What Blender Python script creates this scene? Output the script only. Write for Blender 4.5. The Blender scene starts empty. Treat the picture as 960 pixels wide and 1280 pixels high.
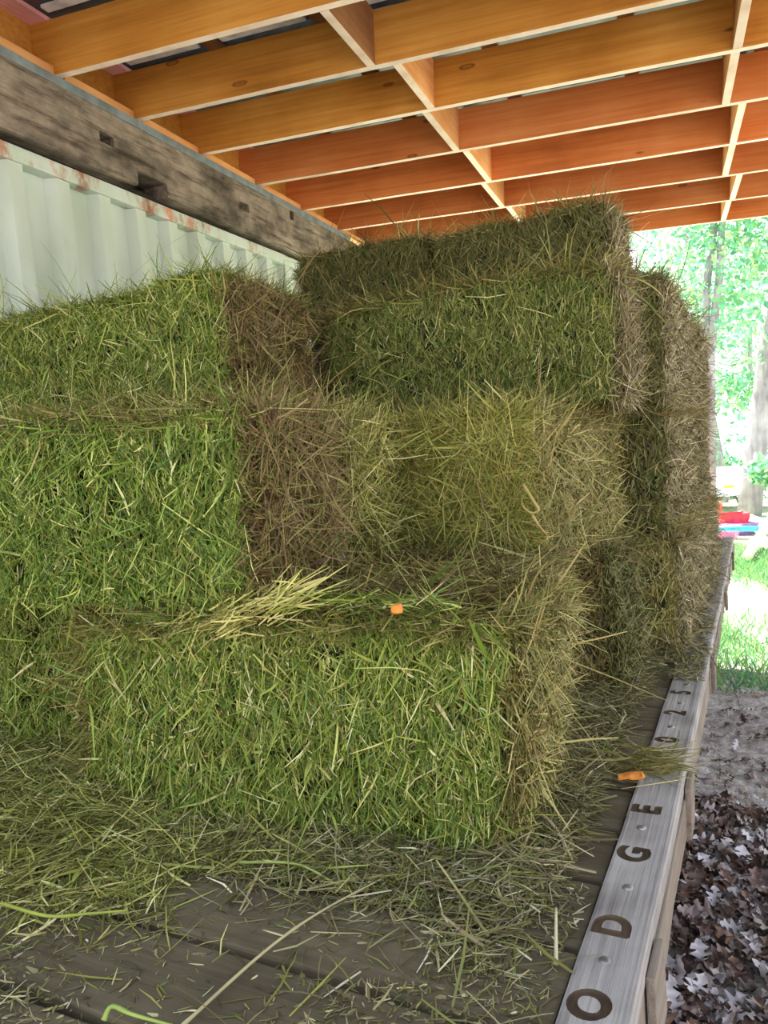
import bpy, bmesh, math
import numpy as np
from mathutils import Vector, Matrix

C = bpy.context.scene.collection
rng = np.random.default_rng(7)

# ------------------------------------------------------------------ helpers
def lin(c):
    c = np.array(c, float) / 255.0
    return np.where(c <= .04045, c / 12.92, ((c + .055) / 1.055) ** 2.4)

def tag(o, label=None, cat=None, group=None, kind=None):
    if label: o['label'] = label
    if cat: o['category'] = cat
    if group: o['group'] = group
    if kind: o['kind'] = kind
    return o

def empty(name, loc=(0, 0, 0), mat=None):
    o = bpy.data.objects.new(name, None)
    C.objects.link(o)
    if mat is not None: o.matrix_world = mat
    else: o.location = loc
    o.empty_display_size = .1
    return o

def link(name, me, parent=None):
    o = bpy.data.objects.new(name, me)
    C.objects.link(o)
    if parent: o.parent = parent
    return o

def bm_obj(name, bm, mat, parent=None, smooth=False):
    me = bpy.data.meshes.new(name)
    bmesh.ops.recalc_face_normals(bm, faces=bm.faces)
    bm.to_mesh(me); bm.free()
    if mat: me.materials.append(mat)
    if smooth:
        for p in me.polygons: p.use_smooth = True
    return link(name, me, parent)

def np_mesh(name, V, F, tint=None, mat=None):
    """V (n,3); F (m,4) quads"""
    me = bpy.data.meshes.new(name)
    V = np.ascontiguousarray(V, dtype=np.float32); F = np.ascontiguousarray(F, dtype=np.int32)
    k = F.shape[1]
    me.vertices.add(len(V)); me.vertices.foreach_set('co', V.ravel())
    me.loops.add(F.size); me.loops.foreach_set('vertex_index', F.ravel())
    me.polygons.add(len(F)); me.polygons.foreach_set('loop_start', np.arange(0, F.size, k, dtype=np.int32))
    me.update(calc_edges=True)
    if tint is not None:
        a = me.color_attributes.new('tint', 'FLOAT_COLOR', 'POINT')
        col = np.ones((len(V), 4), np.float32); col[:, :3] = tint
        a.data.foreach_set('color', col.ravel())
    if mat: me.materials.append(mat)
    return me

def add_box(bm, c, s, rot=None, bevel=0):
    r = bmesh.ops.create_cube(bm, size=1)
    vs = r['verts']
    M = Matrix.Translation(c) @ (rot.to_4x4() if rot is not None else Matrix()) @ Matrix.Diagonal((*s, 1))
    bmesh.ops.transform(bm, matrix=M, verts=vs)
    if bevel:
        es = list({e for v in vs for e in v.link_edges})
        bmesh.ops.bevel(bm, geom=es, offset=bevel, segments=2, affect='EDGES', profile=.6)
    return vs

def box_between(bm, lo, hi, bevel=0):
    lo, hi = np.array(lo, float), np.array(hi, float)
    return add_box(bm, tuple((lo + hi) / 2), tuple(hi - lo), bevel=bevel)

def roughen(bm, amp, scale, seed=0):
    """small uneven wobble of a subdivided board"""
    from mathutils import noise
    for v in bm.verts:
        p = v.co * scale + Vector((seed * 3.1, seed * 1.7, seed))
        v.co += Vector((noise.noise(p), noise.noise(p + Vector((9, 0, 0))), noise.noise(p + Vector((0, 9, 0))))) * amp

def slice_axis(bm, axis, n, lo, hi):
    for i in range(1, n):
        co = [0, 0, 0]; no = [0, 0, 0]
        co[axis] = lo + (hi - lo) * i / n; no[axis] = 1
        bmesh.ops.bisect_plane(bm, geom=bm.verts[:] + bm.edges[:] + bm.faces[:], plane_co=co, plane_no=no)

def tube(bm, pts, radii, seg=10, cap=True):
    rings = []
    pts = [Vector(p) for p in pts]
    for i, p in enumerate(pts):
        d = (pts[min(i + 1, len(pts) - 1)] - pts[max(i - 1, 0)]).normalized()
        a = d.orthogonal().normalized() if i == 0 else (prev - d * prev.dot(d)).normalized()
        prev = a
        b = d.cross(a)
        rings.append([bm.verts.new(p + (a * math.cos(t) + b * math.sin(t)) * radii[i])
                      for t in [2 * math.pi * k / seg for k in range(seg)]])
    for r0, r1 in zip(rings, rings[1:]):
        for k in range(seg):
            bm.faces.new((r0[k], r0[(k + 1) % seg], r1[(k + 1) % seg], r1[k]))
    if cap:
        bm.faces.new(rings[0][::-1]); bm.faces.new(rings[-1])

def bool_diff(obj, cutters):
    for c in cutters:
        m = obj.modifiers.new('cut', 'BOOLEAN'); m.operation = 'DIFFERENCE'; m.solver = 'EXACT'; m.object = c
        try: m.material_mode = 'TRANSFER'
        except Exception: pass
    dg = bpy.context.evaluated_depsgraph_get(); dg.update()
    me = bpy.data.meshes.new_from_object(obj.evaluated_get(dg), depsgraph=dg)
    obj.modifiers.clear(); obj.data = me
    for c in cutters: bpy.data.objects.remove(c)

# ------------------------------------------------------------------ materials
def new_mat(name):
    m = bpy.data.materials.new(name); m.use_nodes = True
    nt = m.node_tree; b = nt.nodes['Principled BSDF']
    return m, nt, b

def nd(nt, typ, **kw):
    n = nt.nodes.new(typ)
    for k, v in kw.items():
        if hasattr(n, k): setattr(n, k, v)
        else: n.inputs[k].default_value = v
    return n

def ramp(nt, src, stops):
    r = nt.nodes.new('ShaderNodeValToRGB')
    e = r.color_ramp.elements
    while len(e) < len(stops): e.new(.5)
    for x, (p, c) in zip(e, stops):
        x.position = p; x.color = (*lin(c), 1)
    nt.links.new(src, r.inputs['Fac'])
    return r

def coords(nt, scale=(1, 1, 1), rot=(0, 0, 0)):
    tc = nt.nodes.new('ShaderNodeTexCoord'); mp = nt.nodes.new('ShaderNodeMapping')
    mp.inputs['Scale'].default_value = scale; mp.inputs['Rotation'].default_value = rot
    nt.links.new(tc.outputs['Object'], mp.inputs['Vector'])
    return mp.outputs['Vector']

def bump(nt, b, h, strength=.4, dist=.01):
    bp = nt.nodes.new('ShaderNodeBump'); bp.inputs['Strength'].default_value = strength
    bp.inputs['Distance'].default_value = dist
    nt.links.new(h, bp.inputs['Height']); nt.links.new(bp.outputs['Normal'], b.inputs['Normal'])

def mix(nt, fac, a, b_, mode='MIX'):
    m = nt.nodes.new('ShaderNodeMix'); m.data_type = 'RGBA'; m.blend_type = mode
    for s, sock in ((fac, m.inputs[0]), (a, m.inputs[6]), (b_, m.inputs[7])):
        if hasattr(s, 'links'): nt.links.new(s, sock)
        elif isinstance(s, (int, float)): sock.default_value = s
        else: sock.default_value = (*lin(s), 1)
    return m.outputs[2]

def wood(name, stops, grain_scale, blotch=3, rough=.75, bstr=.35, bdist=.004, knots=None, spec=.25):
    """grain_scale: small along the grain, big across"""
    m, nt, b = new_mat(name)
    g = nd(nt, 'ShaderNodeTexNoise', Scale=1.0, Detail=6.0, Roughness=.62)
    nt.links.new(coords(nt, grain_scale), g.inputs['Vector'])
    bl = nd(nt, 'ShaderNodeTexNoise', Scale=blotch, Detail=3.0)
    nt.links.new(coords(nt), bl.inputs['Vector'])
    ad = nd(nt, 'ShaderNodeMath', operation='MULTIPLY_ADD'); ad.inputs[1].default_value = .55
    nt.links.new(bl.outputs['Fac'], ad.inputs[0])
    ml = nd(nt, 'ShaderNodeMath', operation='MULTIPLY'); ml.inputs[1].default_value = .5
    nt.links.new(g.outputs['Fac'], ml.inputs[0]); nt.links.new(ml.outputs[0], ad.inputs[2])
    r = ramp(nt, ad.outputs[0], stops)
    col = r.outputs['Color']
    oi = nt.nodes.new('ShaderNodeObjectInfo')
    hs = nt.nodes.new('ShaderNodeHueSaturation')
    mr = nd(nt, 'ShaderNodeMapRange'); mr.inputs[3].default_value = .85; mr.inputs[4].default_value = 1.15
    nt.links.new(oi.outputs['Random'], mr.inputs[0]); nt.links.new(mr.outputs[0], hs.inputs['Value'])
    nt.links.new(col, hs.inputs['Color']); col = hs.outputs['Color']
    if knots:
        v = nd(nt, 'ShaderNodeTexVoronoi', Scale=1.0)
        va = nt.nodes.new('ShaderNodeVectorMath'); va.operation = 'ADD'
        mm = nd(nt, 'ShaderNodeMath', operation='MULTIPLY'); mm.inputs[1].default_value = 83.0
        nt.links.new(oi.outputs['Random'], mm.inputs[0]); nt.links.new(mm.outputs[0], va.inputs[1])
        nt.links.new(coords(nt, knots), va.inputs[0]); nt.links.new(va.outputs[0], v.inputs['Vector'])
        k = ramp(nt, v.outputs['Distance'], [(0, (225, 225, 225)), (.045, (150, 150, 150)), (.07, (235, 235, 235)), (.10, (0, 0, 0))])
        col = mix(nt, k.outputs['Color'], col, (92, 52, 18))
    nt.links.new(col, b.inputs['Base Color'])
    b.inputs['Roughness'].default_value = rough
    b.inputs['Specular IOR Level'].default_value = spec
    bump(nt, b, g.outputs['Fac'], bstr, bdist)
    return m

def plain(name, col, rough=.6, metal=0, spec=.3):
    m, nt, b = new_mat(name)
    n = nd(nt, 'ShaderNodeTexNoise', Scale=14.0, Detail=4.0)
    nt.links.new(coords(nt), n.inputs['Vector'])
    c = np.array(col, float)
    r = ramp(nt, n.outputs['Fac'], [(.3, c * .86), (.7, np.minimum(c * 1.1, 255))])
    nt.links.new(r.outputs['Color'], b.inputs['Base Color'])
    b.inputs['Roughness'].default_value = rough; b.inputs['Metallic'].default_value = metal
    b.inputs['Specular IOR Level'].default_value = spec
    return m

def tint_mat(name, rough=.6, spec=.2, trans=0):
    m, nt, b = new_mat(name)
    a = nd(nt, 'ShaderNodeAttribute', attribute_name='tint')
    nt.links.new(a.outputs['Color'], b.inputs['Base Color'])
    b.inputs['Roughness'].default_value = rough; b.inputs['Specular IOR Level'].default_value = spec
    if trans:
        t = nt.nodes.new('ShaderNodeBsdfTranslucent'); nt.links.new(a.outputs['Color'], t.inputs['Color'])
        mx = nt.nodes.new('ShaderNodeMixShader'); mx.inputs[0].default_value = trans
        nt.links.new(b.outputs[0], mx.inputs[1]); nt.links.new(t.outputs[0], mx.inputs[2])
        nt.links.new(mx.outputs[0], nt.nodes['Material Output'].inputs['Surface'])
    return m

M_hay = tint_mat('hay', .5, .25)
M_leaf = tint_mat('foliage', .55, .2, .45)
M_grass = tint_mat('grass', .6, .15, .3)
PINE = [(.28, (132, 84, 26)), (.5, (182, 126, 50)), (.72, (212, 160, 78))]
M_rafter = wood('pine_lumber', PINE, (30, 1.3, 42), 2.0, .6, .12, .002, (0.0, 2.1, 7.0))
M_rafter2 = wood('orange_lumber', [(.28, (160, 88, 38)), (.5, (204, 124, 64)), (.72, (222, 154, 94))], (30, 1.3, 42), 2.0, .6, .12, .002, (0.0, 2.1, 7.0))
M_edge = wood('bounce_lit_edge', [(.3, (206, 176, 150)), (.5, (232, 208, 188)), (.7, (244, 226, 212))], (9, 9, 40), 6, .65, .2, .002)
M_block = wood('pine_block', [(.3, (176, 116, 66)), (.5, (206, 146, 90)), (.7, (224, 172, 118))], (2, 30, 42), 3, .65, .12, .002)
M_brownblock = wood('brown_block', [(.3, (98, 62, 36)), (.7, (150, 104, 66))], (2, 2, 40), 3, .7)
M_purlin = wood('purlin_board', [(.3, (96, 62, 36)), (.7, (150, 104, 64))], (2, 40, 40), 3, .7)
M_rail = wood('weathered_oak', [(.28, (74, 68, 65)), (.42, (126, 119, 117)), (.58, (156, 150, 148)), (.8, (184, 178, 176))], (110, 2.0, 60), 7, .8, .8, .006)
M_carve = wood('carved_wood', [(.3, (48, 38, 30)), (.6, (84, 68, 52))], (60, 10, 60), 20, .9)
M_sideboard = wood('side_oak', [(.3, (84, 74, 66)), (.5, (122, 110, 100)), (.75, (152, 142, 132))], (120, 1.5, 90), 4, .8, .6, .006)
M_deck = wood('deck_oak', [(.25, (54, 46, 36)), (.5, (86, 76, 60)), (.75, (112, 101, 82))], (3, 70, 70), 6, .85, .4, .004)
M_steel = plain('dull_steel', (150, 144, 140), .45, .8)
M_dark = plain('dark_iron', (40, 38, 36), .7, .3)
M_rubber = plain('rubber', (28, 28, 28), .8)
M_flash = plain('zinc_flashing', (128, 140, 146), .5, .4)
M_roof = plain('roof_metal', (92, 100, 108), .4, .7)
M_strip = plain('pale_strip', (225, 232, 240), .5)
M_pinkwood = wood('pink_board', [(.3, (200, 140, 140)), (.7, (232, 186, 186))], (3, 40, 40), 4, .7)

def beam_mat():
    m, nt, b = new_mat('old_timber')
    g = nd(nt, 'ShaderNodeTexNoise', Scale=1.0, Detail=8.0, Roughness=.7)
    nt.links.new(coords(nt, (2.2, 30, 26)), g.inputs['Vector'])
    bl = nd(nt, 'ShaderNodeTexNoise', Scale=3.2, Detail=6.0, Roughness=.65)
    nt.links.new(coords(nt, (1, 1.5, 1.5)), bl.inputs['Vector'])
    r = ramp(nt, bl.outputs['Fac'], [(.34, (84, 78, 71)), (.46, (120, 112, 103)), (.56, (148, 138, 127)), (.7, (176, 164, 152))])
    r2 = ramp(nt, g.outputs['Fac'], [(.34, (150, 144, 138)), (.5, (244, 240, 234)), (.72, (255, 255, 255))])
    col = mix(nt, 1.0, r.outputs['Color'], r2.outputs['Color'], 'MULTIPLY')
    nt.links.new(col, b.inputs['Base Color']); b.inputs['Roughness'].default_value = .9
    b.inputs['Specular IOR Level'].default_value = .1
    ad = nd(nt, 'ShaderNodeMath', operation='ADD')
    nt.links.new(g.outputs['Fac'], ad.inputs[0]); nt.links.new(bl.outputs['Fac'], ad.inputs[1])
    bump(nt, b, ad.outputs[0], .7, .012)
    return m
M_beam = beam_mat()

def container_mat(name, rusty):
    m, nt, b = new_mat(name)
    n = nd(nt, 'ShaderNodeTexNoise', Scale=4.0, Detail=9.0, Roughness=.72)
    nt.links.new(coords(nt, (1, 1, .55)), n.inputs['Vector'])
    f = nd(nt, 'ShaderNodeTexNoise', Scale=1.6, Detail=4.0)
    nt.links.new(coords(nt, (3, 1, 1)), f.inputs['Vector'])
    base = ramp(nt, f.outputs['Fac'], [(.35, (182, 196, 182)), (.65, (200, 212, 204))]).outputs['Color']
    lo, hi = (.50, .60) if rusty else (.665, .685)
    k = ramp(nt, n.outputs['Fac'], [(lo, (0, 0, 0)), (hi, (255, 255, 255))])
    rust = ramp(nt, f.outputs['Fac'], [(.4, (150, 92, 66)), (.6, (196, 140, 112))]).outputs['Color'] if rusty else (128, 74, 48)
    nt.links.new(mix(nt, k.outputs['Color'], base, rust), b.inputs['Base Color'])
    b.inputs['Roughness'].default_value = .42
    bump(nt, b, n.outputs['Fac'], .15, .004)
    return m
M_cont = container_mat('mint_paint', False)
M_contrail = container_mat('mint_paint_rusted', True)

# ------------------------------------------------------------------ camera (wagon frame: x across, y along the wagon, z up from the deck)
f, cx, cy = 930.0, 480.0, 640.0
def nrm(v): v = np.array(v, float); return v / np.linalg.norm(v)
Yc = nrm((942.5 - cx, cy - 552, -f)); Xc = -nrm((-1379 - cx, cy - 695, -f)); Xc = nrm(Xc - Yc * Xc.dot(Yc)); Zc = np.cross(Xc, Yc)
R = np.array([Xc, Yc, Zc]); EYE = np.array([0, 0, .65])
cam = bpy.data.cameras.new('camera'); cam.sensor_fit = 'VERTICAL'; cam.sensor_height = 36; cam.sensor_width = 27
cam.lens = 36 * f / 1280; cam.clip_end = 300
co = bpy.data.objects.new('camera', cam); C.objects.link(co)
co.matrix_world = Matrix.Translation(EYE) @ Matrix(R.tolist()).to_4x4()
bpy.context.scene.camera = co
def ray(u, v): return R @ nrm(((u - cx) / f, (cy - v) / f, -1))
def at_y(u, v, y): d = ray(u, v); return EYE + d * (y / d[1])
def at_z(u, v, z): d = ray(u, v); return EYE + d * ((z - EYE[2]) / d[2])
GZ = -.85

# ------------------------------------------------------------------ hay
PAL = {
    'green':  ([(130, 146, 58), (154, 166, 76), (104, 122, 44), (190, 190, 112), (72, 90, 34), (210, 206, 150), (132, 120, 62), (100, 132, 54)], [.24, .18, .2, .1, .12, .05, .05, .1]),
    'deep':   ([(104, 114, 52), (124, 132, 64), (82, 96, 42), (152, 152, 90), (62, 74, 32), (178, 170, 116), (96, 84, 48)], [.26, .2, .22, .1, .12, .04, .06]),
    'shade':  ([(92, 96, 50), (110, 110, 62), (74, 80, 40), (136, 130, 84), (98, 84, 52)], [.3, .22, .24, .1, .14]),  # darker hay for bales in shade; the shade is in the colour
    'gold':   ([(136, 136, 62), (156, 152, 78), (110, 114, 48), (184, 176, 110), (92, 96, 42), (140, 118, 60)], [.26, .2, .2, .1, .16, .08]),
    'straw':  ([(186, 178, 104), (204, 194, 124), (160, 158, 80), (140, 142, 66)], [.35, .3, .2, .15]),
    'grey':   ([(128, 116, 82), (146, 134, 98), (106, 96, 64), (170, 158, 122), (112, 108, 60), (88, 76, 50), (194, 184, 154)], [.24, .2, .22, .1, .12, .08, .04]),
    'rich':   ([(106, 128, 46), (130, 150, 62), (82, 104, 36), (170, 176, 94), (58, 78, 28), (198, 196, 134), (112, 104, 52)], [.26, .2, .22, .1, .13, .04, .05]),
    'brown':  ([(104, 86, 56), (122, 104, 68), (84, 68, 44), (134, 122, 74), (108, 106, 56), (164, 150, 102), (98, 72, 46), (124, 126, 60)], [.22, .16, .2, .1, .16, .04, .06, .08]),
    'olive':  ([(128, 122, 68), (150, 142, 86), (104, 100, 52), (174, 162, 106), (110, 112, 52), (120, 98, 60)], [.26, .2, .22, .12, .12, .08]),
    'litter': ([(110, 102, 70), (136, 126, 92), (86, 78, 54), (168, 158, 120), (102, 104, 54), (198, 190, 160), (124, 126, 66)], [.22, .2, .2, .1, .14, .04, .1]),
    'lgreen': ([(130, 132, 62), (156, 154, 84), (104, 106, 48), (188, 182, 118), (84, 78, 44), (206, 198, 148)], [.26, .22, .2, .12, .16, .04]),
}
def pick(pal, n):
    cols, w = PAL[pal]
    i = rng.choice(len(cols), n, p=np.array(w) / sum(w))
    c = lin(np.array(cols))[i] * (.84 if pal == 'green' else 1)
    return c * rng.uniform(.78, 1.22, (n, 1)) * rng.uniform(.93, 1.07, (n, 3))

def unit(a): return a / np.maximum(np.linalg.norm(a, axis=1, keepdims=True), 1e-9)

def ribbons(P, D, N, L, W, curl, rows=3):
    n = len(P); t = np.linspace(0, 1, rows)
    D = unit(D); S = unit(np.cross(D, N) + 1e-6)
    Bn = np.cross(S, D)
    ph = rng.normal(0, .6, (n, 1)); S2 = S * np.cos(ph) + Bn * np.sin(ph)
    cv = (S * rng.normal(0, 1, (n, 1)) + Bn * rng.normal(0, .6, (n, 1))) * (curl * L)[:, None]
    w = np.interp(t, [0, .5, 1], [.75, 1, .35])
    V = np.empty((n, rows, 2, 3))
    for k in range(rows):
        p = P + D * (L * t[k])[:, None] + cv * t[k] ** 2
        V[:, k, 0] = p - S2 * (W * w[k] / 2)[:, None]
        V[:, k, 1] = p + S2 * (W * w[k] / 2)[:, None]
    base = (np.arange(n) * rows * 2)[:, None]
    F = []
    for k in range(rows - 1):
        F.append(base + np.array([[2 * k, 2 * k + 1, 2 * k + 3, 2 * k + 2]]))
    return V.reshape(-1, 3), np.concatenate(F, 0), rows * 2

class Hay:
    def __init__(s): s.V = []; s.F = []; s.T = []; s.n = 0
    def add(s, V, F, T):
        s.V.append(V); s.F.append(F + s.n); s.T.append(T); s.n += len(V)
    def blades(s, P, D, N, L, W, curl, pal, rows=3):
        if len(P) == 0: return
        V, F, k = ribbons(P, D, N, L, W, curl, rows)
        s.add(V, F, np.repeat(pick(pal, len(P)), k, axis=0))
    def mesh(s, name, mat=None):
        return np_mesh(name, np.concatenate(s.V), np.concatenate(s.F), np.concatenate(s.T), mat or M_hay)

def fnoise(p, seed, freq, octv=3):
    """cheap smooth noise from sines, p (n,3) -> (n,)"""
    r = np.random.default_rng(seed); o = 0
    for k in range(octv * 3):
        d = r.normal(0, 1, 3); d /= np.linalg.norm(d)
        fr = freq * (1 + k / 3) * r.uniform(.8, 1.25)
        o = o + np.sin(p @ d * fr + r.uniform(0, 6.28)) / (1 + k / 3)
    return o / 3

def bale_mesh(dims, faces, seed, quality=1.0, bw=1.0, shear=0.0):
    """dims along local x (length), y, z. faces: {face: (palette, style, density)}"""
    h = np.array(dims) / 2
    def shape(q):                       # q on the cube [-1,1]^3 -> bale surface
        k = 9.0
        r = (np.abs(q) ** k).sum(1) ** (1 / k)
        p = q / r[:, None] * h
        fl = np.abs(np.sin(p[:, 0] / .055 * math.pi / 2 + seed + .7 * np.sin(p[:, 2] * 9 + seed)))
        groove = -.02 * np.clip(1 - fl / .22, 0, 1) * (np.abs(q[:, 0]) < .97)
        lump = .016 * fnoise(p, seed, 9) + .009 * fnoise(p, seed + 5, 26)
        nn = unit(np.sign(q) * np.abs(q) ** 7)
        p = p + nn * (groove + lump)[:, None]
        p[:, 0] += shear * p[:, 2] * np.clip(p[:, 0] / h[0], 0, 1)
        return p
    H = Hay()
    # compressed core below the straw, coloured dark for the shade between blades
    g = 22; a = np.linspace(-1, 1, g)
    A, B = np.meshgrid(a, a, indexing='ij'); o = np.ones_like(A)
    for ax in range(3):
        for sg in (-1, 1):
            q = np.zeros((g, g, 3)); q[..., ax] = sg * o; q[..., (ax + 1) % 3] = A; q[..., (ax + 2) % 3] = B
            V = shape(q.reshape(-1, 3)); V *= (h - .024) / h
            i = np.arange(g * g).reshape(g, g)
            F = np.stack([i[:-1, :-1], i[1:, :-1], i[1:, 1:], i[:-1, 1:]], -1).reshape(-1, 4)
            if sg < 0: F = F[:, ::-1]
            H.add(V, F, np.repeat(lin([(38, 36, 20)]), len(V), 0))
    for fc, (pal, style, dens) in faces.items():
        ax = 'xyz'.index(fc[1]); sg = 1 if fc[0] == '+' else -1
        a1, a2 = [k for k in range(3) if k != ax]
        area = 4 * h[a1] * h[a2]
        n = int(area * (88000 if style == 'side' else 62000) * dens * quality / bw ** 1.6)
        q = rng.uniform(-1, 1, (n, 3)); q[:, ax] = sg
        N = np.zeros((n, 3)); N[:, ax] = sg
        N = unit(N + .5 * np.sign(q) * np.abs(q) ** 12)
        P = shape(q)
        u = np.zeros((n, 3)); v = np.zeros((n, 3))
        if ax == 2: u[:, 0] = 1; v[:, 1] = 1
        else: v[:, 2] = 1; u[:, a1 if a1 != 2 else a2] = 1
        if style == 'side':             # cut leaf ends standing in the flakes
            th = rng.normal(0, .42, n) + .25 * fnoise(P, seed + 3, 14)
            T = v * np.cos(th)[:, None] + u * np.sin(th)[:, None]
            T *= np.where(rng.random(n) < .5, -1, 1)[:, None]
            out = np.abs(rng.normal(0, .42, n)) + .02
            L = np.where(rng.random(n) < .86, rng.gamma(3, .0052, n) + .006, rng.gamma(4, .0105, n) + .012); curl = .2; th_bits = rng.random(n) < .3
            T[th_bits] = unit(T[th_bits] + u[th_bits] * rng.normal(0, 1.2, (th_bits.sum(), 1)))
        elif style == 'end':            # long strands swirling over the flake face
            th = rng.uniform(0, 6.28, n)
            T = u * np.cos(th)[:, None] + v * np.sin(th)[:, None]
            out = np.abs(rng.normal(0, .14, n)) - .02
            L = rng.gamma(3, .024, n) + .03; curl = .3
        else:                           # rough, bleached
            th = rng.uniform(0, 6.28, n)
            T = u * np.cos(th)[:, None] + v * np.sin(th)[:, None]
            out = np.abs(rng.normal(0, .2, n)) + .02
            L = rng.gamma(3, .014, n) + .015; curl = .28
        D = T + N * out[:, None]
        W = (rng.gamma(4, .00044, n) + .0008) * bw
        hole = fnoise(P, seed + 11, 75, 2) + .5 * fnoise(P, seed + 12, 30, 2)
        thin = np.clip((hole + .55) / .35, .22, 1)
        depth = rng.uniform(-.002, .02, n) + .012 * np.clip(fnoise(P, seed + 8, 60, 2), 0, 1)
        L = np.minimum(L, .16)
        cen = (L / 2)[:, None] * T
        P = P - N * depth[:, None] - cen * .8
        lim = h + .012 + abs(shear) * h[2]
        P = np.clip(P, -lim, lim)
        tip = P + unit(D) * L[:, None]; exc = tip - np.clip(tip, -lim, lim); exc[:, ax] = 0
        P -= exc * rng.choice([1, 1, 1, .6], n)[:, None]
        ok = rng.random(n) < thin
        H.blades(P[ok], D[ok], N[ok], L[ok], W[ok], curl, pal)
        # stray wisps
        m = int(area * 900 * quality)
        q = rng.uniform(-1, 1, (m, 3)); q[:, ax] = sg
        e = rng.random(m) < .55
        q[e, a2] = np.sign(q[e, a2]) * rng.uniform(.9, 1, e.sum())
        N = np.zeros((m, 3)); N[:, ax] = sg; N = unit(N + .6 * np.sign(q) * np.abs(q) ** 12)
        P = shape(q) - N * .012
        D = rng.normal(0, 1, (m, 3)) * .75 + N * rng.uniform(.1, .8, (m, 1))
        H.blades(P, D, N, rng.gamma(4, .018, m) + .02, rng.gamma(4, .00045, m) * bw + .001, .35, pal, 4)
    return H.mesh('hay_bale')

def bale(lo, hi, faces, label, along='x', rz=0, rx=0, ry=0, quality=1, bw=1, shear=0, group='hay bales stacked on the wagon'):
    lo, hi = np.array(lo, float), np.array(hi, float)
    c = (lo + hi) / 2; d = hi - lo
    if along == 'y': d = d[[1, 0, 2]]
    seed = int(abs(c.sum()) * 1000) % 997 + 3
    me = bale_mesh(d, faces, seed, quality, bw, shear)
    o = link('hay_bale', me)
    o.location = c
    o.rotation_euler = (rx, ry, rz + (math.pi / 2 if along == 'y' else 0))
    tag(o, label, 'hay bale', group)
    return o
# along='y': local +x -> world +y (far end), local -x -> near end (front); local -y -> world +x (right side)
R1 = math.radians
lowq = dict(quality=.35, bw=1.6)
# bottom tier
bale((-1.255, 1.05, 0), (-.335, 1.42, .40), {'-y': ('green', 'side', 1.0), '+x': ('olive', 'rough', .9), '+z': ('olive', 'end', .7), '-x': ('olive', 'end', .4)},
     'large bright green hay bale lying lowest at the front on the wagon deck', rz=R1(4), ry=R1(-1.2), quality=1.15, shear=.17)
bale((-2.20, 1.13, 0), (-1.295, 1.53, .40), {'-y': ('green', 'side', 1), '+x': ('olive', 'end', .4), '+z': ('olive', 'rough', .4)},
     'hay bale at the left photo edge, on the deck beside the big front bale', rz=R1(1), quality=.9)
bale((-1.32, 1.53, 0), (-.435, 1.92, .40), {'-y': ('brown', 'side', .3), '+x': ('olive', 'end', 1.1), '+z': ('brown', 'end', 1.0)},
     'bottom hay bale whose olive end shows just behind the front bale', rz=R1(1.5), quality=.9)
bale((-2.25, 1.57, 0), (-1.34, 1.93, .395), {'-y': ('green', 'side', .5), '+x': ('olive', 'end', .4), '-x': ('olive', 'end', .4)},
     'bottom hay bale hidden in the second row beside the container', **lowq)
bale((-1.22, 1.95, 0), (-.315, 2.30, .40), {'-y': ('brown', 'side', .5), '+x': ('shade', 'rough', 1.1), '+z': ('brown', 'end', .6)},
     'bottom hay bale whose rough end meets loose hay below the grey bale side', rz=R1(-1), quality=.9)
# second tier
bale((-1.675, 1.03, .40), (-.762, 1.315, .775), {'-y': ('rich', 'side', 1.05), '+x': ('brown', 'end', 1.0), '+z': ('olive', 'end', .6)},
     'bright green hay bale on top of the front bale at left, brown end', rz=R1(2), ry=R1(.6), quality=1.05)
bale((-1.69, 1.335, .40), (-.775, 1.60, .775), {'-y': ('brown', 'side', .4), '+x': ('lgreen', 'end', 1.1), '+z': ('olive', 'end', .8)},
     'second-tier hay bale showing only its loose olive end beside the brown end', rz=R1(1), quality=1)
bale((-1.76, 1.93, .40), (-.84, 2.30, .785), {'-y': ('brown', 'side', .5), '+x': ('brown', 'end', .8)},
     'dark brown hay bale end deep in the gap left of the swirled bale end', quality=.6)
bale((-.80, 1.64, .39), (-.40, 2.30, .762), {'-x': ('gold', 'end', 1.5), '-y': ('olive', 'rough', 1.15), '+z': ('olive', 'end', .7), '+y': ('brown', 'end', .6)},
     'hay bale end-on with a swirled golden-green end and a knotted stem', along='y', rz=R1(-9), quality=1)
# third tier
bale((-2.06, 1.47, .78), (-1.10, 1.86, 1.135), {'-y': ('green', 'side', 1.0), '+x': ('brown', 'rough', 1.0), '+z': ('green', 'end', .6)},
     'green hay bale topmost at left, below the pale container wall', rz=R1(-1), quality=1)
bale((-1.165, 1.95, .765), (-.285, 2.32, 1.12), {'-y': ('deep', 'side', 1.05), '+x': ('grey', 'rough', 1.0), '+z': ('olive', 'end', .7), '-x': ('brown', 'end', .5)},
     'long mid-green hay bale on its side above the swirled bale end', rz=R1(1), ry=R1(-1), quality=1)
# fourth tier
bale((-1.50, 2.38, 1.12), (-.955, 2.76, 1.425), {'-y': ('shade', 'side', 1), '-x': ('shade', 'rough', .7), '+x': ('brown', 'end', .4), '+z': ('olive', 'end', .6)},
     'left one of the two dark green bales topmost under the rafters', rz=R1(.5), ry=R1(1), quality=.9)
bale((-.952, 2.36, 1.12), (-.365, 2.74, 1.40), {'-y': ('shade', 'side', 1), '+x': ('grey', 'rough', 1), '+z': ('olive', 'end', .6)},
     'right one of the two dark green bales topmost under the rafters', rz=R1(-1), ry=R1(-1.5), quality=.9)
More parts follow.
